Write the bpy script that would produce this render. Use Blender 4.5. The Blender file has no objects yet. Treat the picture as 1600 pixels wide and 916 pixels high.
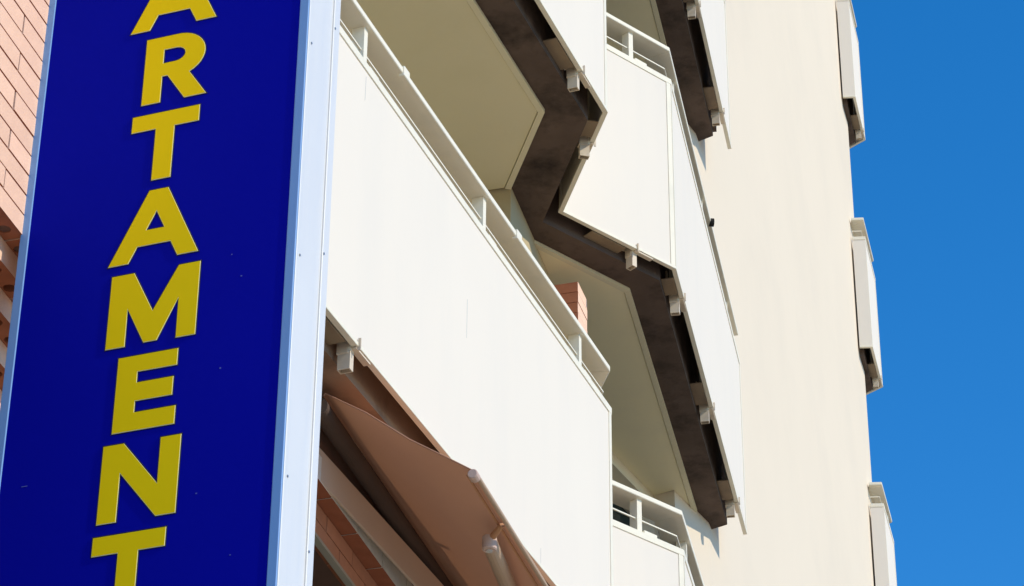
import bpy, bmesh, math, random
from mathutils import Vector, Matrix
random.seed(7)
sc = bpy.context.scene
col = sc.collection
R = math.radians
EYE = 1.6                                   # eye height above the pavement; all heights below are world heights

# ------------------------------------------------------------------ camera
cam_d = bpy.data.cameras.new("camera")
cam = bpy.data.objects.new("camera", cam_d); col.objects.link(cam)
cam_d.sensor_fit = 'HORIZONTAL'; cam_d.sensor_width = 36.0
cam_d.lens = 36.0 * 4502.4 / 1600.0
cam_d.clip_start = 0.05; cam_d.clip_end = 5000
pitch, roll = R(32.258), R(0.4932)
fw = Vector((0, math.cos(pitch), math.sin(pitch))); up = Vector((0, -math.sin(pitch), math.cos(pitch))); rt = Vector((1, 0, 0))
rt2 = rt * math.cos(roll) + up * math.sin(roll); up2 = up * math.cos(roll) - rt * math.sin(roll)
cam.matrix_world = Matrix(((rt2.x, up2.x, -fw.x, 0), (rt2.y, up2.y, -fw.y, 0), (rt2.z, up2.z, -fw.z, EYE), (0, 0, 0, 1)))
sc.camera = cam

# ------------------------------------------------------------------ sky and sun
SUN_AZ, SUN_EL = 116.0, 34.5                 # degrees clockwise from +Y, and above the horizon
w = bpy.data.worlds.new("World"); sc.world = w; w.use_nodes = True
nt = w.node_tree; bg = nt.nodes['Background']
sky = nt.nodes.new('ShaderNodeTexSky'); sky.sky_type = 'NISHITA'; sky.sun_disc = False
sky.sun_elevation = R(SUN_EL); sky.sun_rotation = R(SUN_AZ); sky.altitude = 0
sky.air_density = 1.0; sky.dust_density = 0.0; sky.ozone_density = 6.0
hsv = nt.nodes.new('ShaderNodeHueSaturation'); hsv.inputs['Saturation'].default_value = 1.26
nt.links.new(sky.outputs[0], hsv.inputs['Color']); nt.links.new(hsv.outputs[0], bg.inputs[0]); bg.inputs[1].default_value = 0.15
sd = bpy.data.lights.new("sun", 'SUN'); sd.energy = 2.32; sd.angle = R(0.53); sd.color = (1.0, 0.905, 0.745)
sun = bpy.data.objects.new("sun", sd); col.objects.link(sun)
sdir = Vector((math.sin(R(SUN_AZ)) * math.cos(R(SUN_EL)), math.cos(R(SUN_AZ)) * math.cos(R(SUN_EL)), math.sin(R(SUN_EL))))
sun.rotation_euler = sdir.to_track_quat('Z', 'Y').to_euler()
sun.location = sdir * 50
vs = sc.view_settings
vs.view_transform = 'Standard'; vs.look = 'None'; vs.gamma = 1.0; vs.exposure = 0.50; vs.use_curve_mapping = False

# ------------------------------------------------------------------ materials
def mat(name, colr, rough=.6, metal=0., var=.08, vscale=3., bump=0., bscale=60., spec=.4, stain=None, sscale=1.5, samt=.5, strip=None):
    m = bpy.data.materials.new(name); m.use_nodes = True; t = m.node_tree; N = t.nodes; L = t.links
    b = N['Principled BSDF']; b.inputs['Roughness'].default_value = rough; b.inputs['Metallic'].default_value = metal
    b.inputs['Specular IOR Level'].default_value = spec
    tc = N.new('ShaderNodeTexCoord')
    n1 = N.new('ShaderNodeTexNoise'); n1.inputs['Scale'].default_value = vscale; n1.inputs['Detail'].default_value = 6
    L.new(tc.outputs['Object'], n1.inputs['Vector'])
    mx = N.new('ShaderNodeMix'); mx.data_type = 'RGBA'
    d = [max(0, c * (1 - var)) for c in colr]; l = [min(1, c * (1 + var)) for c in colr]
    mx.inputs['A'].default_value = (*d, 1); mx.inputs['B'].default_value = (*l, 1)
    L.new(n1.outputs['Fac'], mx.inputs['Factor'])
    out = mx.outputs['Result']
    if stain:
        n2 = N.new('ShaderNodeTexNoise'); n2.inputs['Scale'].default_value = sscale; n2.inputs['Detail'].default_value = 8; n2.inputs['Roughness'].default_value = .65
        vec = tc.outputs['Object']
        if strip:
            mp = N.new('ShaderNodeMapping'); mp.inputs['Scale'].default_value = strip; L.new(vec, mp.inputs['Vector']); vec = mp.outputs['Vector']
        L.new(vec, n2.inputs['Vector'])
        cr = N.new('ShaderNodeValToRGB'); cr.color_ramp.elements[0].position = .48; cr.color_ramp.elements[1].position = .72
        cr.color_ramp.elements[0].color = (0, 0, 0, 1); cr.color_ramp.elements[1].color = (samt, samt, samt, 1)
        L.new(n2.outputs['Fac'], cr.inputs['Fac'])
        m2 = N.new('ShaderNodeMix'); m2.data_type = 'RGBA'; L.new(cr.outputs['Color'], m2.inputs['Factor'])
        L.new(out, m2.inputs['A']); m2.inputs['B'].default_value = (*stain, 1); out = m2.outputs['Result']
    L.new(out, b.inputs['Base Color'])
    if bump:
        n3 = N.new('ShaderNodeTexNoise'); n3.inputs['Scale'].default_value = bscale; n3.inputs['Detail'].default_value = 4
        L.new(tc.outputs['Object'], n3.inputs['Vector'])
        bp = N.new('ShaderNodeBump'); bp.inputs['Strength'].default_value = bump; bp.inputs['Distance'].default_value = .004
        L.new(n3.outputs['Fac'], bp.inputs['Height']); L.new(bp.outputs['Normal'], b.inputs['Normal'])
    return m

M = {}
M['panel'] = mat('panel_white', (.82, .735, .615), .8, spec=.15, var=.02, vscale=1.2, stain=(.75, .685, .59), sscale=1.1, samt=.35, strip=(3, 3, .5), bump=.03, bscale=25)
M['frame'] = mat('frame_white', (.85, .78, .62), .6, spec=.25, var=.03, vscale=4, stain=(.55, .52, .42), sscale=6, samt=.25)
M['steel'] = mat('painted_steel', (.70, .58, .43), .6, var=.06, vscale=8, stain=(.35, .25, .16), sscale=9, samt=.5)
M['stucco'] = mat('cream_stucco', (.79, .675, .52), .9, var=.03, vscale=.8, bump=.18, bscale=90, stain=(.715, .615, .48), sscale=.7, samt=.45, spec=.1)
M['loggia'] = mat('loggia_stucco', (.82, .72, .52), .9, var=.04, vscale=1.5, bump=.15, bscale=90, spec=.1)
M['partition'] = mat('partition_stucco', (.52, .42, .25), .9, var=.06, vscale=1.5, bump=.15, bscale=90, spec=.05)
M['ceiling_lit'] = mat('bounce_lit_ceiling', (.95, .84, .55), .85, var=.04, vscale=1.2, bump=.08, bscale=60, stain=(.84, .74, .52), sscale=2.2, samt=.5, spec=.1)  # same cream ceiling paint made paler, bounce light put into the colour
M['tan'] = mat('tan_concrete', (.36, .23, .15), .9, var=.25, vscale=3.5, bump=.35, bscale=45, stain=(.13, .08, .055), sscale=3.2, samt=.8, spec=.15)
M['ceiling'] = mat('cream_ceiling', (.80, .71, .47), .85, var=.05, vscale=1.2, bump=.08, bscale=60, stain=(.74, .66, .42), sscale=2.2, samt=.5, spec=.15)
M['trim'] = mat('ceiling_trim', (.78, .70, .48), .7, var=.05, vscale=4, spec=.2)
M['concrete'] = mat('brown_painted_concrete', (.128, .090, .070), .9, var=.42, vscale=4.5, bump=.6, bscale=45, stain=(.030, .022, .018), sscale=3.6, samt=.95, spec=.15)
M['slabtop'] = mat('terrace_floor', (.74, .63, .46), .8, var=.08)
M['blue'] = mat('sign_blue', (.001, .0035, .335), .7, var=.12, vscale=.9, spec=.04)
M['alu'] = mat('sign_aluminium', (.78, .755, .71), .45, metal=.15, var=.03, vscale=5, stain=(.66, .67, .68), sscale=3, samt=.4, strip=(4, 4, .4))
M['margin'] = mat('sign_margin', (.18, .36, .66), .4, var=.06, vscale=2)
M['yellow'] = mat('letter_yellow', (1.0, .70, .001), .6, spec=.1, var=.03, vscale=6)
M['pale'] = mat('letter_rim', (.85, .88, .55), .45, var=.02)
M['ink'] = mat('letter_outline', (.012, .012, .02), .5, var=.02)
M['rivet'] = mat('rivet_steel', (.35, .37, .40), .35, metal=.8, var=.02)
M['mortar'] = mat('mortar', (.19, .11, .08), .95, var=.15, vscale=20, bump=.4, bscale=120, spec=.1)
M['fabric'] = None
M['roll'] = mat('rolled_fabric', (.11, .075, .058), .85, var=.2, vscale=6, bump=.2, bscale=200, spec=.1)
M['bar'] = mat('awning_bar', (.52, .36, .24), .7, metal=0, var=.05)
M['hemm'] = mat('hem_orange', (.50, .25, .12), .8, var=.1)
M['capm'] = mat('bar_cap', (.60, .43, .35), .7, spec=.2, var=.05)
M['chrome'] = mat('arm_joint', (.85, .83, .80), .25, metal=.6, var=.03)
M['lintel'] = mat('lintel_tan', (.74, .59, .45), .85, var=.08, vscale=3, bump=.15, bscale=70, spec=.15)
M['glass'] = mat('window_glass', (.010, .026, .024), .08, var=.1, spec=.4)
M['winframe'] = mat('window_frame', (.50, .46, .36), .5, var=.05)
M['scuff'] = mat('scuff_blue_grey', (.10, .13, .42), .8, var=.1)
M['scratch'] = mat('scratch_grey', (.55, .54, .50), .8, var=.1)
M['asphalt'] = mat('asphalt', (.05, .05, .05), .9, var=.2, vscale=2, bump=.3, bscale=150)
M['paving'] = mat('paving', (.58, .45, .30), .85, var=.1, vscale=1.2, bump=.2, bscale=80)
M['cover'] = mat('gap_cover_tan', (.27, .195, .12), .8, var=.4, vscale=5, stain=(.16, .11, .08), sscale=4, samt=.8)
M['black'] = mat('hollow_dark', (.02, .016, .012), .9, var=.1)

def brick_mat(name, base, var):
    m = mat(name, base, .85, var=.10, vscale=25, bump=.35, bscale=140, spec=.15)
    t = m.node_tree; N = t.nodes; L = t.links; b = N['Principled BSDF']
    src = b.inputs['Base Color'].links[0].from_socket
    oi = N.new('ShaderNodeObjectInfo'); hs = N.new('ShaderNodeHueSaturation')
    mr = N.new('ShaderNodeMapRange'); mr.inputs['To Min'].default_value = 1 - var; mr.inputs['To Max'].default_value = 1 + var
    L.new(oi.outputs['Random'], mr.inputs['Value']); L.new(mr.outputs['Result'], hs.inputs['Value'])
    L.new(src, hs.inputs['Color']); L.new(hs.outputs['Color'], b.inputs['Base Color'])
    return m
M['brick'] = brick_mat('brick_salmon', (.93, .60, .43), .06)
M['clay_and_shade'] = mat('raw_clay_and_shade', (.40, .15, .08), .9, var=.2, vscale=14, bump=.3, spec=.1)  # raw brick undersides; also the shade painted on the pier ends
M['brick_red'] = brick_mat('brick_red', (.66, .32, .19), .10)
M['brick_sunlit'] = brick_mat('brick_sunlit', (.97, .90, .80), .02)  # sunlight on the top course under the awning, painted in as paler brick

def fabric_mat():
    m = bpy.data.materials.new('awning_fabric'); m.use_nodes = True; t = m.node_tree; N = t.nodes; L = t.links
    b = N['Principled BSDF']; o = N['Material Output']
    tc = N.new('ShaderNodeTexCoord'); n1 = N.new('ShaderNodeTexNoise'); n1.inputs['Scale'].default_value = 2.5; n1.inputs['Detail'].default_value = 6
    L.new(tc.outputs['Object'], n1.inputs['Vector'])
    mx = N.new('ShaderNodeMix'); mx.data_type = 'RGBA'; mx.inputs['A'].default_value = (.50, .255, .155, 1); mx.inputs['B'].default_value = (.62, .335, .21, 1)
    L.new(n1.outputs['Fac'], mx.inputs['Factor']); L.new(mx.outputs['Result'], b.inputs['Base Color'])
    b.inputs['Roughness'].default_value = .9; b.inputs['Specular IOR Level'].default_value = .1
    tr = N.new('ShaderNodeBsdfTranslucent'); tr.inputs['Color'].default_value = (.50, .24, .13, 1)
    ms = N.new('ShaderNodeMixShader'); ms.inputs[0].default_value = .13
    L.new(b.outputs[0], ms.inputs[1]); L.new(tr.outputs[0], ms.inputs[2]); L.new(ms.outputs[0], o.inputs['Surface'])
    wv = N.new('ShaderNodeTexNoise'); wv.inputs['Scale'].default_value = 300; L.new(tc.outputs['Object'], wv.inputs['Vector'])
    bp = N.new('ShaderNodeBump'); bp.inputs['Strength'].default_value = .2; bp.inputs['Distance'].default_value = .002
    L.new(wv.outputs['Fac'], bp.inputs['Height']); L.new(bp.outputs['Normal'], b.inputs['Normal'])
    return m
M['fabric'] = fabric_mat()

# ------------------------------------------------------------------ helpers
def V2(x, y): return Vector((x, y))
def head(az): return V2(math.sin(R(az)), math.cos(R(az)))
def outw(az): return V2(math.cos(R(az)), -math.sin(R(az)))      # to the right of a heading

class MB:
    def __init__(s): s.v = []; s.f = []
    def add(s, vs_, fs_):
        n = len(s.v); s.v += [tuple(v) for v in vs_]; s.f += [tuple(i + n for i in f) for f in fs_]; return s
    def prism(s, poly, z0, z1):
        n = len(poly); area = sum(poly[i][0] * poly[(i + 1) % n][1] - poly[(i + 1) % n][0] * poly[i][1] for i in range(n))
        if area < 0: poly = list(reversed(poly))
        vs_ = [(p[0], p[1], z0) for p in poly] + [(p[0], p[1], z1) for p in poly]
        fs_ = [tuple(reversed(range(n))), tuple(range(n, 2 * n))] + [(i, (i + 1) % n, n + (i + 1) % n, n + i) for i in range(n)]
        return s.add(vs_, fs_)
    def box(s, o, dx, dy, dz, x0, x1, y0, y1, z0, z1):          # oriented box: origin and three unit axes
        o, dx, dy, dz = map(Vector, (o, dx, dy, dz))
        vs_ = [o + dx * x + dy * y + dz * z for x in (x0, x1) for y in (y0, y1) for z in (z0, z1)]
        f = [(0, 1, 3, 2), (4, 6, 7, 5), (0, 4, 5, 1), (2, 3, 7, 6), (0, 2, 6, 4), (1, 5, 7, 3)]
        if dx.cross(dy).dot(dz) < 0: f = [tuple(reversed(q)) for q in f]
        return s.add(vs_, f)
    def tube(s, a, b, r, n=12, r2=None):
        a, b = Vector(a), Vector(b); r2 = r if r2 is None else r2
        d = (b - a).normalized(); e = d.orthogonal().normalized(); g = d.cross(e)
        vs_ = []
        for p, rr in ((a, r), (b, r2)):
            for i in range(n):
                t = 2 * math.pi * i / n; vs_.append(p + (e * math.cos(t) + g * math.sin(t)) * rr)
        fs_ = [(i, (i + 1) % n, n + (i + 1) % n, n + i) for i in range(n)] + [tuple(reversed(range(n))), tuple(range(n, 2 * n))]
        return s.add(vs_, fs_)
    def build(s, name, m, parent=None, bevel=0, smooth=False):
        me = bpy.data.meshes.new(name); me.from_pydata(s.v, [], s.f)
        bm = bmesh.new(); bm.from_mesh(me); bmesh.ops.recalc_face_normals(bm, faces=bm.faces)
        if bevel:
            bmesh.ops.bevel(bm, geom=[e for e in bm.edges if len(e.link_faces) == 2 and e.calc_face_angle() > .5], offset=bevel, segments=1, affect='EDGES')
        bm.to_mesh(me); bm.free(); me.materials.append(m)
        if smooth:
            for p in me.polygons: p.use_smooth = True
        o = bpy.data.objects.new(name, me); col.objects.link(o)
        if parent: o.parent = parent
        return o

def empty(name, loc=(0, 0, 0)):
    o = bpy.data.objects.new(name, None); col.objects.link(o); o.location = loc; return o
def tag(o, label=None, cat=None, group=None, kind=None):
    for k, v in (('label', label), ('category', cat), ('group', group), ('kind', kind)):
        if v: o[k] = v
    return o
def kids(o): return [c for c in bpy.data.objects if c.parent == o]
def copy_tree(o, parent, dz):
    c = o.copy(); col.objects.link(c); c.parent = parent; c.matrix_parent_inverse = o.matrix_parent_inverse.copy(); c.location = o.location + Vector((0, 0, dz))
    for ch in kids(o):
        d = ch.copy(); col.objects.link(d); d.parent = c; d.matrix_parent_inverse = ch.matrix_parent_inverse.copy()
    return c
def offset_line(pts, o):                                        # mitred parallel of an open polyline, + is to its right
    out = []
    for i, p in enumerate(pts):
        ns = []
        if i > 0: d = (pts[i] - pts[i - 1]).normalized(); ns.append(V2(d.y, -d.x))
        if i < len(pts) - 1: d = (pts[i + 1] - pts[i]).normalized(); ns.append(V2(d.y, -d.x))
        if len(ns) == 1: out.append(p + ns[0] * o)
        else:
            b = (ns[0] + ns[1]).normalized(); out.append(p + b * (o / b.dot(ns[0])))
    return out
def strip(pts, i, oa, ob, z0, z1, mb=None):
    a, b = offset_line(pts, oa), offset_line(pts, ob); mb = mb or MB()
    return mb.prism([a[i], a[i + 1], b[i + 1], b[i]], z0, z1)

# ------------------------------------------------------------------ setting
g = MB().add([(-400, -400, 0), (400, -400, 0), (400, 400, 0), (-400, 400, 0)], [(0, 1, 2, 3)]).build('ground', M['paving']); tag(g, kind='structure')
rd = MB().add([(5.5, -60, .004), (12.5, -60, .004), (12.5, 80, .004), (5.5, 80, .004)], [(0, 1, 2, 3)]).build('road', M['asphalt']); tag(rd, kind='structure')
kb = MB().prism([V2(5.3, -60), V2(5.5, -60), V2(5.5, 80), V2(5.3, 80)], -.02, .12).prism([V2(12.5, -60), V2(12.7, -60), V2(12.7, 80), V2(12.5, 80)], -.02, .12).build('kerb', M['paving']); tag(kb, kind='structure')

# ------------------------------------------------------------------ apartment building
FH = 2.9
HB, HT, HR, HS = 5.331 + EYE, 6.569 + EYE, 6.791 + EYE, 5.266 + EYE      # level 2: panel foot, panel top, rail top, ceiling
A_AZ = 21.33
P1 = V2(.4543, 11.3836); P2 = V2(.2538, 12.2535); P3 = V2(.8610, 12.7861); P4 = V2(1.4570, 15.80)
P0 = P1 - head(A_AZ) * 4.4
P = [P0, P1, P2, P3, P4]
S1 = V2(.1503, 11.3033); S2 = V2(-.0103, 11.9659); T = V2(.1139, 12.4521); S3 = V2(.6247, 12.9106); S4 = V2(1.1290, 15.40)
K = V2(1.208, 15.568); F = V2(3.350, 23.50); C1 = V2(.978, 15.137); C2 = V2(.857, 15.20)
WD = head(26.7)                                                  # heading of the glazed loggia wall
W0 = C2 - WD * 2.45

bld = empty('apartment_building', (1.3, 15.7, 0))
tag(bld, 'cream stucco apartment block with white panelled balconies and a tall blank sunlit wall', 'building')
bld_inv = Matrix.Translation((-1.3, -15.7, 0))
def part(mb, name, m, parent=None, **k):                         # parts are modelled in world metres, then moved under the thing
    o = mb.build(name, m, parent or bld, **k)
    if (parent or bld) is bld: o.matrix_parent_inverse = bld_inv
    return o
TOP = 24.5
mass = MB().prism([C2, C1, K, F, V2(2.3, 25.2), V2(-3, 27), V2(-6, 18), V2(-.6, 15.4)], 0, TOP)
part(mass, 'wall', M['stucco'])
# wall behind the near terraces
bw = offset_line([P0, P1], -1.55)
part(MB().prism([bw[0] - head(A_AZ) * .0, bw[1] + head(A_AZ) * .6, V2(-2.6, 13.4), V2(-4.2, 8.6)], 0, TOP), 'wall', M['loggia'])
# partition between the two terraces
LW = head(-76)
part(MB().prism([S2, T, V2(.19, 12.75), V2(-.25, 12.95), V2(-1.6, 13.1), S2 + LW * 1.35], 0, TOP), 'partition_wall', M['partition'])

def tube_sq(mb, c, d, n, s, dep, z0, z1, th=.004):               # hollow square post, open at the foot
    d3, n3, z3 = Vector((d.x, d.y, 0)), Vector((n.x, n.y, 0)), Vector((0, 0, 1)); o = (c.x, c.y, 0)
    mb.box(o, d3, n3, z3, -s, s, dep, dep + th, z0, z1); mb.box(o, d3, n3, z3, -s, s, -dep - th, -dep, z0, z1)
    mb.box(o, d3, n3, z3, -s, -s + th, -dep, dep, z0, z1); mb.box(o, d3, n3, z3, s - th, s, -dep, dep, z0, z1)
    mb.box(o, d3, n3, z3, -s + th, s - th, -dep, dep, z0 + .06, z1)
    return mb

def make_balcony(pts, inner, posts, hatch, name='balcony', ends=(0, 0)):
    """pts: parapet line, outside on its right; posts: {segment: [distances]}"""
    fas = offset_line(pts, -.09)
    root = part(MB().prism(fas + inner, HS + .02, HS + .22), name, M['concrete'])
    def ch(mb, nm, m, **k):
        o = mb.build(nm, m, root, **k); return o
    ch(MB().prism(offset_line(pts, -.095) + inner, HS + .22, HS + .25), 'floor_finish', M['slabtop'])
    for i in range(len(pts) - 1):
        d = (pts[i + 1] - pts[i]).normalized(); n = V2(d.y, -d.x); L = (pts[i + 1] - pts[i]).length
        ch(strip(pts, i, 0, -.012, HB + .004, HT - .004), 'parapet_panel', M['panel'])
        ch(strip(pts, i, .005, -.030, HT - .036, HT), 'panel_cap', M['frame'], bevel=.0015)
        ch(strip(pts, i, .005, -.020, HB - .004, HB + .014), 'bottom_trim', M['frame'], bevel=.0015)
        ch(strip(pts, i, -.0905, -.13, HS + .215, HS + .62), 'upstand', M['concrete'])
        o = (pts[i].x, pts[i].y, 0); d3, n3, z3 = Vector((d.x, d.y, 0)), Vector((n.x, n.y, 0)), Vector((0, 0, 1))
        if L > .5:
            ch(MB().box(o, d3, n3, z3, L - .034, L - .004, -.018, .004, HB + .014, HT - .036), 'panel_stile', M['frame'])
            ch(MB().box(o, d3, n3, z3, .004, .034, -.018, .004, HB + .014, HT - .036), 'panel_stile', M['frame'])
        ch(strip(pts, i, .0, -.145, HR - .028, HR), 'handrail', M['frame'], bevel=.003)
        ch(strip(pts, i, -.030, -.038, HR - .140, HR - .133), 'rail_bar', M['frame'])
        for s in posts.get(i, []):
            c = pts[i] + d * s - n * .046
            ch(tube_sq(MB(), c, d, n, .016, .022, HB - .02, HR - .0285), 'post', M['frame'])
            ch(tube_sq(MB(), c, d, n, .0155, .0205, HB - .094, HB - .021), 'post_foot', M['steel'])
            c0 = (c.x, c.y, 0)
            b = MB().box(c0, d3, n3, z3, -.019, .019, -.030, .018, HB - .030, HB + .07)
            b.box(c0, d3, n3, z3, -.060, -.010, -.042, -.030, HB + .02, HB + .15)
            ch(b, 'bracket', M['steel'], bevel=.003)
            cl = MB().box(c0, d3, n3, z3, -.010, .115, .020, .046, HB - .014, HB - .006)
            cl.box(c0, d3, n3, z3, .105, .115, .020, .046, HB - .006, HB + .012)
            cl.box(c0, d3, n3, z3, -.006, .000, .050, .060, HB - .02, HB + .03)
            ch(cl, 'clip', M['steel'])
            if s > .2: ch(MB().box(o, d3, n3, z3, max(.08, s - .30), s - .060, -.089, -.022, HS + .055, HS + .061), 'gap_cover', M['cover'])
            ft = MB().box(c0, d3, n3, z3, .019, .105, .012, .040, HT, HT + .022)
            ch(ft, 'foot_plate', M['frame'])
    return root, ch

inner = [V2(1.20, 15.68), V2(1.0, 15.9), V2(-2.2, 15.9), V2(-2.9, 13.2), V2(-3.2, 7.9)]

def main_balcony():
    fas = offset_line([P0, P1, P2, P3, V2(1.412, 15.575)], -.09)
    poly_in = [V2(1.222, 15.665), V2(1.0, 15.9), V2(-2.2, 15.9), V2(-2.9, 13.2), V2(-3.0, 8.0)]
    # build on the parapet line, then swap the slab outline for one that stops at the wall
    root, ch = make_balcony(P, poly_in, {0: [1.64, 2.88, 4.05], 1: [.27], 2: [.53], 3: [.30, 1.49, 2.65]}, None)
    mb = MB().prism(fas + poly_in, HS + .02, HS + .22)
    me = bpy.data.meshes.new('balcony'); me.from_pydata(mb.v, [], mb.f)
    bm = bmesh.new(); bm.from_mesh(me); bmesh.ops.recalc_face_normals(bm, faces=bm.faces); bm.to_mesh(me); bm.free()
    me.materials.append(M['concrete']); root.data = me
    for c in kids(root):
        if c.name.startswith('floor_finish'):
            mb = MB().prism(offset_line([P0, P1, P2, P3, V2(1.412, 15.575)], -.10) + poly_in, HS + .22, HS + .25)
            m2 = bpy.data.meshes.new('floor_finish'); m2.from_pydata(mb.v, [], mb.f); m2.materials.append(M['slabtop']); c.data = m2
    # cream ceilings under the slab, each with a raised rim
    lipA = S1 - head(A_AZ) * 4.1
    def ceiling(pts_, back, cm):
        ins = offset_line(pts_, -.030); ins2 = offset_line(pts_, -.034)
        ch(MB().prism(ins2 + back, HS + .006, HS + .019), 'ceiling_board', cm)
        for i in range(len(pts_) - 1):
            ch(MB().prism([pts_[i], pts_[i + 1], ins[i + 1], ins[i]], HS, HS + .0195), 'ceiling_trim', M['trim'])
    ceiling([lipA, S1, S2], [S2 + LW * 1.30, V2(-1.75, 12.0), bw[0] + V2(-.02, .2)], M['ceiling'])
    ceiling([T, S3, S4], [C1 + V2(-.003, -.006), C2, W0, V2(.19, 12.78)], M['ceiling_lit'])
    # rail couplings and a dark knob on the far run
    d = (P1 - P0).normalized(); n = V2(d.y, -d.x)
    for s in (1.98, 3.22):
        c = P0 + d * s
        ch(MB().box((c.x, c.y, 0), (d.x, d.y, 0), (n.x, n.y, 0), (0, 0, 1), -.028, .028, -.02, .007, HR - .040, HR + .007), 'rail_coupling', M['frame'], bevel=.003)
    return root
main = main_balcony()
dk = (P4 - P3).normalized(); nk = V2(dk.y, -dk.x)
levels = {2: main}
for k in (1, 3, 4, 5, 6): levels[k] = copy_tree(main, bld, FH * (k - 2))
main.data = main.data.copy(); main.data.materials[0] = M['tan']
c = P3 + dk * 1.75
kn = MB().tube((c.x - .01, c.y, HR - .02), (c.x + .016, c.y + .003, HR - .02), .026, 12).build('rail_knob', M['black'], levels[3])  # small dark knob on the far handrail
# scratches on the near parapet of level 2
def scratch(s, z0, z1, lean=0., wdt=.003):
    c = P0 + head(A_AZ) * s; d3 = Vector((*head(A_AZ), lean)).normalized()
    n3 = Vector((*outw(A_AZ), 0)); z3 = Vector((0, 0, 1))
    MB().box((c.x, c.y, 0), Vector((*head(A_AZ), 0)), n3, (z3 + Vector((*head(A_AZ), 0)) * lean).normalized(), -wdt / 2, wdt / 2, -.004, .0006, z0, z1).build('scratch', M['scratch'], main)

scratch(1.452, 8.0, 8.11, .02); scratch(2.66, 7.55, 7.73); scratch(3.50, 6.935, 7.02)
sc_c = P0 + head(A_AZ) * 3.58
# loggia glazing behind the far run: lintel, frames and panes, one set per storey
def glazing(z_c):
    d, n = WD, V2(WD.y, -WD.x)
    o = (W0.x, W0.y, 0); d3, n3, z3 = Vector((d.x, d.y, 0)), Vector((n.x, n.y, 0)), Vector((0, 0, 1)); L = 2.45
    lt = part(MB().box(o, d3, n3, z3, -.2, L, -.2, 0, z_c - .09, z_c + .24), 'lintel', M['loggia'])
    wn = part(MB().box(o, d3, n3, z3, 0, L, -.14, -.13, z_c - 2.7, z_c - .09), 'window', M['glass'])
    fr = MB()
    for a, b in ((0, .07), (.8, .88), (1.6, 1.68), (L - .07, L)): fr.box(o, d3, n3, z3, a, b, -.13, -.07, z_c - 2.7, z_c - .09)
    for a, b in ((.07, .8), (.88, 1.6), (1.68, L - .07)):
        fr.box(o, d3, n3, z3, a, b, -.128, -.075, z_c - .15, z_c - .09)
        fr.box(o, d3, n3, z3, a, b, -.128, -.075, z_c - 2.69, z_c - 2.6)
        fr.box(o, d3, n3, z3, a, b, -.128, -.08, z_c - 1.0, z_c - .95)
    fr.build('window_frame', M['winframe'], wn)
for k in range(1, 7): glazing(HS + .02 + FH * (k - 2))

# balconies wrapped round the far corner
Q = [V2(3.268, 23.129), V2(3.385, 23.12), V2(3.565, 23.86), V2(3.36, 24.08)]
far, fch = make_balcony(Q, [V2(2.9, 24.1), V2(3.0, 23.3)], {1: [.60]}, None, name='corner_balcony')
for k in (1, 3, 4, 5, 6): copy_tree(far, bld, FH * (k - 2))

# ------------------------------------------------------------------ bricks
BL, BH, BD, JT = .29, .0568, .12, .007
def brick_mesh(L, H, D, holes):
    mb = MB()
    if not holes:
        mb.box((0, 0, 0), (1, 0, 0), (0, 1, 0), (0, 0, 1), 0, L, -D, 0, 0, H)
    else:
        v = [(0, -D, H), (L, -D, H), (L, 0, H), (0, 0, H), (0, -D, 0), (L, -D, 0), (L, 0, 0), (0, 0, 0)]
        f = [(0, 1, 2, 3), (0, 4, 5, 1), (2, 6, 7, 3), (1, 5, 6, 2), (3, 7, 4, 0)]
        mb.add(v, f)
        nc = 3; cw = L / nc; r = .019
        for i in range(nc):
            cx, cy = cw * (i + .5), -.035; m_ = 8
            ring = [(cx + r * math.cos(2 * math.pi * (j + .5) / m_), cy + r * math.sin(2 * math.pi * (j + .5) / m_)) for j in range(m_)]
            x0, x1, y0, y1 = cw * i, cw * (i + 1), -D, 0
            outer = []
            for (a, b) in ring:
                dx, dy = a - cx, b - cy
                sx = ((x1 - cx) / dx if dx > 0 else (x0 - cx) / dx); sy = ((y1 - cy) / dy if dy > 0 else (y0 - cy) / dy)
                # project on the nearer of the cell's two sides; corners are picked up by extra triangles
                t = min(sx, sy); outer.append((cx + dx * t, cy + dy * t, 0 if sx < sy else 1))
            vs_ = [(a, b, 0) for a, b in ring] + [(a, b, 0) for a, b, _ in outer] + [(a, b, H * .8) for a, b in ring]
            fs_ = []
            for j in range(m_):
                j2 = (j + 1) % m_
                fs_.append((j, j2, m_ + j2, m_ + j)); fs_.append((j, 2 * m_ + j, 2 * m_ + j2, j2))
            fs_.append(tuple(range(2 * m_, 3 * m_)))
            # corner fillers
            base = len(vs_)
            for j in range(m_):
                j2 = (j + 1) % m_; A_, B_ = outer[j], outer[j2]
                if A_[2] != B_[2]:
                    cxn = A_[0] if A_[2] == 0 else B_[0]; cyn = A_[1] if A_[2] == 1 else B_[1]
                    vs_.append((cxn, cyn, 0)); fs_.append((m_ + j, m_ + j2, len(vs_) - 1))
            mb.add(vs_, fs_)
    me = bpy.data.meshes.new('brick'); me.from_pydata(mb.v, [], mb.f)
    return me
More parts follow.
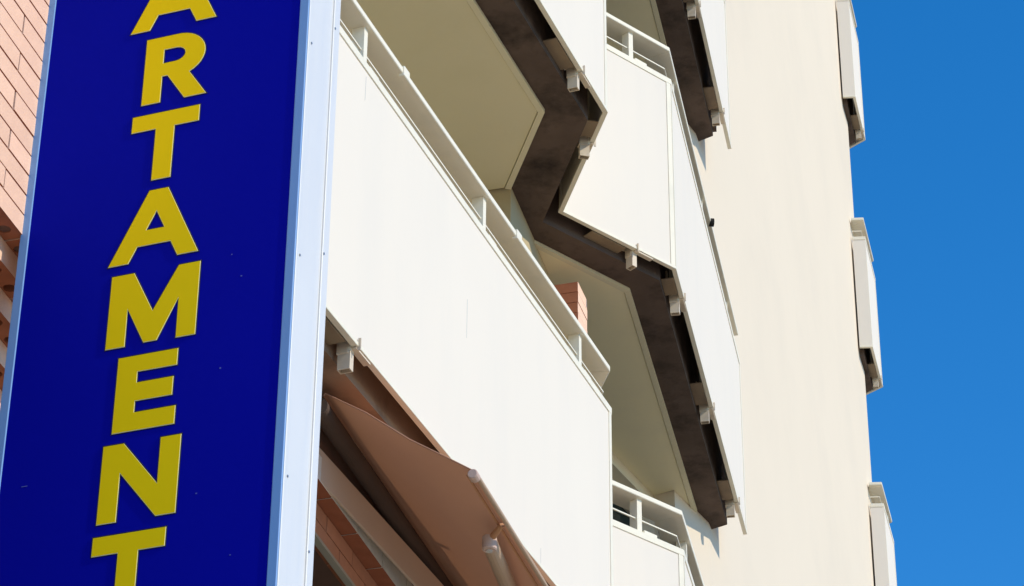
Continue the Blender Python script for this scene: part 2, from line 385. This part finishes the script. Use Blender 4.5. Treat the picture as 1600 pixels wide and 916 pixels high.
class Bricks:
    """a run of bricks on a vertical plane: o is a plan point of the face, az its heading, outside on the right"""
    cache = {}
    def __init__(s, parent, o, az, ref): s.p, s.o, s.az, s.ref = parent, o, az, ref
    def brick(s, a, L, z, proud, m, holes=False, H=BH, D=BD):
        key = (round(L, 3), round(H, 4), D, holes, m.name)
        if key not in Bricks.cache:
            me = brick_mesh(L, H, D, holes); me.materials.append(m); me.materials.append(M['clay_and_shade'])
            for p in me.polygons:
                if max(me.vertices[i].co.z for i in p.vertices) < H * .9: p.material_index = 1
            Bricks.cache[key] = me
        ob = bpy.data.objects.new('brick', Bricks.cache[key]); col.objects.link(ob); ob.parent = s.p
        d = head(s.az); n = outw(s.az); q = s.o + d * a + n * (proud + random.uniform(-.0012, .0012))
        ob.matrix_parent_inverse = s.ref
        # local x along the wall, y outward
        ob.matrix_basis = Matrix(((d.x, n.x, 0, q.x), (d.y, n.y, 0, q.y), (0, 0, 1, z), (0, 0, 0, 1)))
        return ob
    def course(s, a0, a1, z, proud, m, shift, holes=False, H=BH, D=BD):
        st = BL; i = math.floor((a0 - shift) / st)
        while True:
            x0 = shift + i * st; x1 = x0 + st - JT; i += 1
            if x0 >= a1 - .02: break
            c0, c1 = max(x0, a0), min(x1, a1)
            if c1 - c0 > .03: s.brick(c0, c1 - c0, z, proud, m, holes, H, D)

# pink brick wall at the left, its foot stepped back course by course
LO = V2(-1.274, 6.262); LAZ = 16.4
lw = empty('brick_wall', (LO.x, LO.y, 0)); linv = Matrix.Translation((-LO.x, -LO.y, 0))
tag(lw, 'pink brick wall with stepped-back lower courses behind the left edge of the blue sign', 'wall')
B = Bricks(lw, LO, LAZ, linv)
z0 = 4.118 + EYE; a0, a1 = -1.55, .85
for i in range(12):
    B.course(a0, a1, z0 + i * .0625, 0, M['brick'], -.128 + (0 if i % 2 == 1 else BL / 2), holes=(i == 0))
for i in range(12, 26):
    B.course(a0, a1, z0 + i * .0625, 0, M['brick'], -.128 + (0 if i % 2 == 1 else BL / 2), holes=False)
for i in range(1, 5):
    B.course(a0, a1, z0 - i * .066, -.057 * i, M['brick'], -.10 + (0 if i % 2 else BL / 2), holes=True, H=.0648)
bk = MB().prism([LO + head(LAZ) * a0 - outw(LAZ) * .30, LO + head(LAZ) * a1 - outw(LAZ) * .30, LO + head(LAZ) * a1 - outw(LAZ) * .8, LO + head(LAZ) * a0 - outw(LAZ) * .8], 0, z0 + 1.62)
bk.prism([LO + head(LAZ) * a0 - outw(LAZ) * .006, LO + head(LAZ) * (a1 - .004) - outw(LAZ) * .006, LO + head(LAZ) * (a1 - .004) - outw(LAZ) * .299, LO + head(LAZ) * a0 - outw(LAZ) * .299], z0 + .004, z0 + 1.615)
o = bk.build('mortar', M['mortar'], lw); o.matrix_parent_inverse = linv

# brick wall and window under the near terrace
d, n = head(A_AZ), outw(A_AZ)
def so(s, o_): return P1 + d * s + n * o_
BO = so(-2.47, -.252); BAZ = 16.5
hd = head(BAZ); hn = outw(BAZ)
bwall = part(MB().prism([BO - hd * 1.9 - hn * .11, BO + hd * 2.6 - hn * .11, BO + hd * 2.6 - hn * .45, BO - hd * 1.9 - hn * .45], 4.837 + EYE, HS + .015).prism([BO - hd * 1.9 - hn * .006, BO + hd * 2.6 - hn * .006, BO + hd * 2.6 - hn * .109, BO - hd * 1.9 - hn * .109], 4.9665 + EYE, HS + .012), 'brick_wall', M['mortar'])
ref = bld_inv
BB = Bricks(bwall, BO, BAZ, Matrix())
zc = 4.965 + EYE
BB.course(-1.8, 2.5, zc, 0, M['brick_sunlit'], .107, H=.10, D=.10)
BB.course(-1.8, 2.5, 4.8975 + EYE, -.062, M['brick_red'], .235, H=.0635, D=.05)
BB.course(-1.8, 2.5, 4.8395 + EYE, -.062, M['brick_red'], .235 + BL / 2, H=.0535, D=.05)
z_w = 4.835 + EYE
part(MB().prism([BO - hd * 1.9 - hn * .058, BO + hd * 2.6 - hn * .058, BO + hd * 2.6 - hn * .085, BO - hd * 1.9 - hn * .085], z_w - .014, z_w), 'window_head', M['winframe'])
win = part(MB().prism([BO - hd * 1.2 - hn * .20, BO + hd * 2.6 - hn * .20, BO + hd * 2.6 - hn * .21, BO - hd * 1.2 - hn * .21], z_w - 2.0, z_w - .02), 'window', M['glass'])
fr = MB()
for a in (-1.2, -.1, 1.2, 2.5): fr.prism([BO + hd * a - hn * .14, BO + hd * (a + .06) - hn * .14, BO + hd * (a + .06) - hn * .199, BO + hd * a - hn * .199], z_w - 2.0, z_w - .02)
fr.build('window_frame', M['winframe'], win)
part(MB().prism([BO - hd * 1.9 - hn * .11, BO + hd * 3.0 - hn * .11, BO + hd * 3.0 - hn * .45, BO - hd * 1.9 - hn * .45], 0, z_w - 2.0), 'wall', M['stucco'])
lint = [so(-3.6, -.25), so(.1, -.25)]
part(strip(lint, 0, 0, -.012, 4.969 + EYE, 5.097 + EYE), 'lintel', M['lintel'], bevel=.002)

# brick pier on the level 2 terrace
PO = V2(.340, 12.56); PAZ = 16.0
pier_top = 8.0 + EYE
pd, pn = head(PAZ), outw(PAZ)
pier = part(MB().prism([PO - pn * .006 + pd * .004, PO + pd * .186 - pn * .006, PO + pd * .186 - pn * .15, PO + pd * .004 - pn * .15], HS + .25, pier_top - .002), 'brick_pier', M['mortar'])
PB = Bricks(pier, PO, PAZ, Matrix())
PF = Bricks(pier, PO - pn * .155, PAZ + 90, Matrix())
for i in range(16):
    z = pier_top - .0625 * (i + 1) + .004
    pb = PB.brick(0, .19, z, 0, M['brick'], False, .0585, .155)
me = pb.data
for p in me.polygons:
    if p.center.x < .001: p.material_index = 1  # camera-facing ends darkened, their shade painted into the colour

# ------------------------------------------------------------------ projecting sign
FR = V2(-.539, 6.0); SAZ = -70.4; SW = .786; ST = .20
sl = -head(SAZ)                       # from left end to right end
sf = V2(-outw(SAZ).x, -outw(SAZ).y)   # towards the viewer?
L0 = FR + head(SAZ) * SW              # left end
sn = V2(-sl.y, sl.x)
if sn.y > 0: sn = -sn                 # front normal, towards the street corner where the camera stands
ZB, ZT = 2.2 + EYE, 5.6 + EYE
sign = empty('vertical_sign', (FR.x, FR.y, ZB)); sinv = Matrix.Translation((-FR.x, -FR.y, -ZB))
tag(sign, 'tall blue projecting sign with yellow capital letters stacked down its face', 'sign')
X3, N3, Z3 = Vector((sl.x, sl.y, 0)), Vector((sn.x, sn.y, 0)), Vector((0, 0, 1)); O3 = Vector((L0.x, L0.y, 0))
def spart(mb, name, m, **k):
    o = mb.build(name, m, sign, **k); o.matrix_parent_inverse = sinv; return o
spart(MB().box(O3, X3, N3, Z3, .003, SW - .003, -ST + .002, -.004, ZB + .003, ZT - .003), 'box', M['alu'])
spart(MB().box(O3, X3, N3, Z3, .0262, SW - .0262, -.0035, -.001, ZB + .03, ZT - .03), 'face_panel', M['blue'])
for a, b in ((0, .026), (SW - .026, SW)):
    spart(MB().box(O3, X3, N3, Z3, a, b, -.0032, .002, ZB, ZT), 'face_frame', M['margin'], bevel=.002)
for a, b in ((ZB, ZB + .028), (ZT - .028, ZT)):
    spart(MB().box(O3, X3, N3, Z3, .0265, SW - .0265, -.0032, .0015, a, b), 'face_frame', M['margin'])
for x0, x1 in ((0, .004), (SW - .0035, SW + .002)):
    spart(MB().box(O3, X3, N3, Z3, x0 - (.002 if x0 == 0 else 0), x1, -.027, -.0035, ZB, ZT), 'side_trim', M['alu'], bevel=.0012)
    spart(MB().box(O3, X3, N3, Z3, x0 - (.002 if x0 == 0 else 0), x1, -ST, -.162, ZB, ZT), 'side_trim', M['alu'], bevel=.0012)
for y, z in ((-.022, 4.566), (-.022, 3.906), (-.022, 3.28), (-.022, 2.7), (-.022, 5.2), (-.168, 4.72), (-.168, 4.0), (-.168, 3.15), (-.168, 2.6), (-.168, 5.3)):
    c = O3 + X3 * (SW + .002) + N3 * y + Z3 * (z + EYE)
    spart(MB().tube(c, c + X3 * .002, .0035, 8), 'rivet', M['rivet'])

for x_, z_, w_, h_ in ((.64, 3.86, .004, .003), (.60, 3.60, .004, .004), (.085, 3.36, .016, .0018), (.49, 3.30, .003, .003), (.56, 3.26, .004, .003), (.66, 3.08, .004, .002), (.50, 3.285, .003, .002), (.61, 3.93, .003, .003)):
    spart(MB().box(O3, X3, N3, Z3, x_, x_ + w_, -.0009, -.0004, z_ + EYE, z_ + h_ + EYE), 'scuff', M['scuff'])
# letters, drawn in metres on the face
def T_(): return [[(.298, .212), (.489, .212), (.489, .163), (.420, .163), (.420, 0), (.368, 0), (.368, .163), (.298, .163)]]
def A_(): return [[(.268, 0), (.366, .214), (.418, .214), (.516, 0), (.460, 0), (.438, .047), (.344, .047), (.322, 0)], [(.364, .092), (.418, .092), (.391, .150)]]
def M_(): return [[(.282, 0), (.282, .214), (.343, .214), (.404, .090), (.468, .214), (.526, .214), (.526, 0), (.475, 0), (.474, .120), (.421, .003), (.386, .003), (.333, .112), (.333, 0)]]
def E_(): return [[(.322, 0), (.322, .214), (.483, .214), (.483, .168), (.376, .168), (.376, .135), (.476, .135), (.476, .084), (.376, .084), (.376, .050), (.488, .050), (.488, 0)]]
def N_(): return [[(.303, 0), (.303, .214), (.357, .214), (.457, .086), (.457, .214), (.510, .214), (.510, 0), (.459, 0), (.353, .135), (.353, 0)]]
def R_():
    def arc(cx, cy, rx, ry, t0, t1, n): return [(cx + rx * math.cos(R(t0 + (t1 - t0) * i / n)), cy + ry * math.sin(R(t0 + (t1 - t0) * i / n))) for i in range(n + 1)]
    out = [(.319, 0), (.319, .214), (.410, .214)] + arc(.412, .144, .080, .070, 85, -62, 14) + [(.503, 0), (.442, 0), (.388, .084), (.371, .084), (.371, 0)]
    hole = [(.371, .125), (.371, .172), (.405, .172)] + arc(.407, .1485, .029, .0235, 85, -85, 8) + [(.405, .125)]
    return [out, hole]
def offset_closed(pts, o):
    n = len(pts); out = []
    ar = sum(pts[i][0] * pts[(i + 1) % n][1] - pts[(i + 1) % n][0] * pts[i][1] for i in range(n)); sg = 1 if ar > 0 else -1
    for i in range(n):
        a, b, c = Vector(pts[i - 1]), Vector(pts[i]), Vector(pts[(i + 1) % n])
        d1, d2 = (b - a).normalized(), (c - b).normalized()
        n1, n2 = Vector((d1.y, -d1.x)) * sg, Vector((d2.y, -d2.x)) * sg
        m_ = n1 + n2; m_ = m_.normalized() if m_.length > 1e-4 else n1
        out.append(tuple(b + m_ * (o / max(.35, m_.dot(n1)))))
    return out
def letter_mesh(loops, off, y0, y1, zb, shift=(0, 0)):
    bm = bmesh.new(); edges = []
    for li, lp in enumerate(loops):
        pts = offset_closed(lp, off if li == 0 else -off) if off else lp
        vs_ = [bm.verts.new(O3 + X3 * (x + shift[0]) + N3 * y0 + Z3 * (zb + z + shift[1])) for x, z in pts]
        for i in range(len(vs_)): edges.append(bm.edges.new((vs_[i], vs_[(i + 1) % len(vs_)])))
    bmesh.ops.triangle_fill(bm, use_beauty=True, use_dissolve=False, edges=edges)
    r = bmesh.ops.extrude_face_region(bm, geom=bm.faces[:])
    bmesh.ops.translate(bm, verts=[e for e in r['geom'] if isinstance(e, bmesh.types.BMVert)], vec=N3 * (y1 - y0))
    bmesh.ops.recalc_face_normals(bm, faces=bm.faces)
    me = bpy.data.meshes.new('letter'); bm.to_mesh(me); bm.free(); return me
for i, (nm, fn) in enumerate((('A', A_), ('R', R_), ('T', T_), ('A', A_), ('M', M_), ('E', E_), ('N', N_), ('T', T_))):
    zb = 4.4585 + .2475 + EYE - .2479 * i
    lp = fn()
    me = letter_mesh(lp, 0, -.001, .0022, zb); me.materials.append(M['yellow'])
    o = bpy.data.objects.new('letter', me); col.objects.link(o); o.parent = sign; o.matrix_parent_inverse = sinv
    o['label'] = 'yellow capital letter ' + nm
    for nm2, off, y1, mm, sh in (('rim', .0011, .0014, 'pale', (.0004, -.0006)), ('outline', .0036, .0007, 'ink', (0, .0004))):
        m2 = letter_mesh(lp, off, -.001, y1, zb, sh); m2.name = nm2; m2.materials.append(M[mm])
        q = bpy.data.objects.new(nm2, m2); col.objects.link(q); q.parent = o

# ------------------------------------------------------------------ awning
def wo(s_, o_): return BO + hd * s_ + hn * o_
aw_o = wo(-.18, .63)
aw = empty('awning', (aw_o.x, aw_o.y, 4.8 + EYE)); ainv = Matrix.Translation((-aw_o.x, -aw_o.y, -4.8 - EYE))
tag(aw, 'brown fabric awning half rolled out on a folding arm under the near balcony', 'awning')
def apart(mb, name, m, **k):
    o = mb.build(name, m, aw, **k); o.matrix_parent_inverse = ainv; return o
def W3(s_, o_, z): q = wo(s_, o_); return Vector((q.x, q.y, z + EYE))
SA0, SA1 = -.18, 3.6
H3, HN3, UZ = Vector((*hd, 0)), Vector((*hn, 0)), Vector((0, 0, 1))
prof = [(.055, 5.225), (.062, 5.234), (.2215, 5.130), (.389, 4.995), (.533, 4.899), (.622, 4.838)]
fb = MB(); ns = 24
def sag(s_, t): return -.010 * math.sin(math.pi * t) * (1 + .35 * math.sin(4.1 * s_))
dense = []
for i in range(len(prof) - 1):
    for j in range(4): u = j / 4; dense.append((prof[i][0] + (prof[i + 1][0] - prof[i][0]) * u, prof[i][1] + (prof[i + 1][1] - prof[i][1]) * u))
dense.append(prof[-1]); nd = len(dense)
vv = []
for a in range(ns + 1):
    s_ = SA0 + (SA1 - SA0) * a / ns
    for b, (o_, z) in enumerate(dense): vv.append(W3(s_, o_, z + sag(s_, b / (nd - 1)) * min(1, a / 3)))
ff = [(a * nd + b, a * nd + b + 1, (a + 1) * nd + b + 1, (a + 1) * nd + b) for a in range(ns) for b in range(nd - 1)]
fabric = apart(fb.add(vv, ff), 'fabric', M['fabric'], smooth=True)
hem = MB()
for b in range(nd - 1): hem.tube(W3(SA0, *dense[b]), W3(SA0, *dense[b + 1]), .003, 6)
hem.build('hem', M['fabric'], fabric)
apart(MB().tube(W3(SA0 - .02, .045, 5.172), W3(SA1, .045, 5.172), .036, 24), 'roller', M['roll'])
apart(MB().box(W3(0, 0, 0), H3, HN3, UZ, SA0 - .6, SA1, -.05, -.02, 5.075, 5.262), 'shade_plate', M['roll'])  # added dark plate standing in for the shade between roller and lintel
apart(MB().tube(W3(SA0, .634, 4.824), W3(SA1, .634, 4.824), .009, 12), 'front_bar', M['bar'])
apart(MB().tube(W3(SA0 - .010, .626, 4.820), W3(SA0 + .030, .626, 4.820), .019, 14), 'end_cap', M['capm'], bevel=.003)
apart(MB().box(W3(0, .595, 4.838), H3, HN3, UZ, SA0 + .03, SA1, -.003, .003, -.004, .004), 'bar_seam', M['hemm'])
e0 = W3(.276, .55, 4.79); e1 = W3(1.73, .33, 5.01)
apart(MB().tube(e0, e1, .029, 16, .036), 'arm', M['bar'])
apart(MB().tube(e0 - UZ * .030, e0 + UZ * .026, .027, 20), 'arm_joint', M['capm'], bevel=.004)
apart(MB().tube(e0 - UZ * .034, e0 - UZ * .0305, .012, 12), 'joint_bolt', M['chrome'])
apart(MB().tube(e0 + UZ * .01, W3(.215, .615, 4.825), .014, 10, .010), 'arm_bracket', M['hemm'])
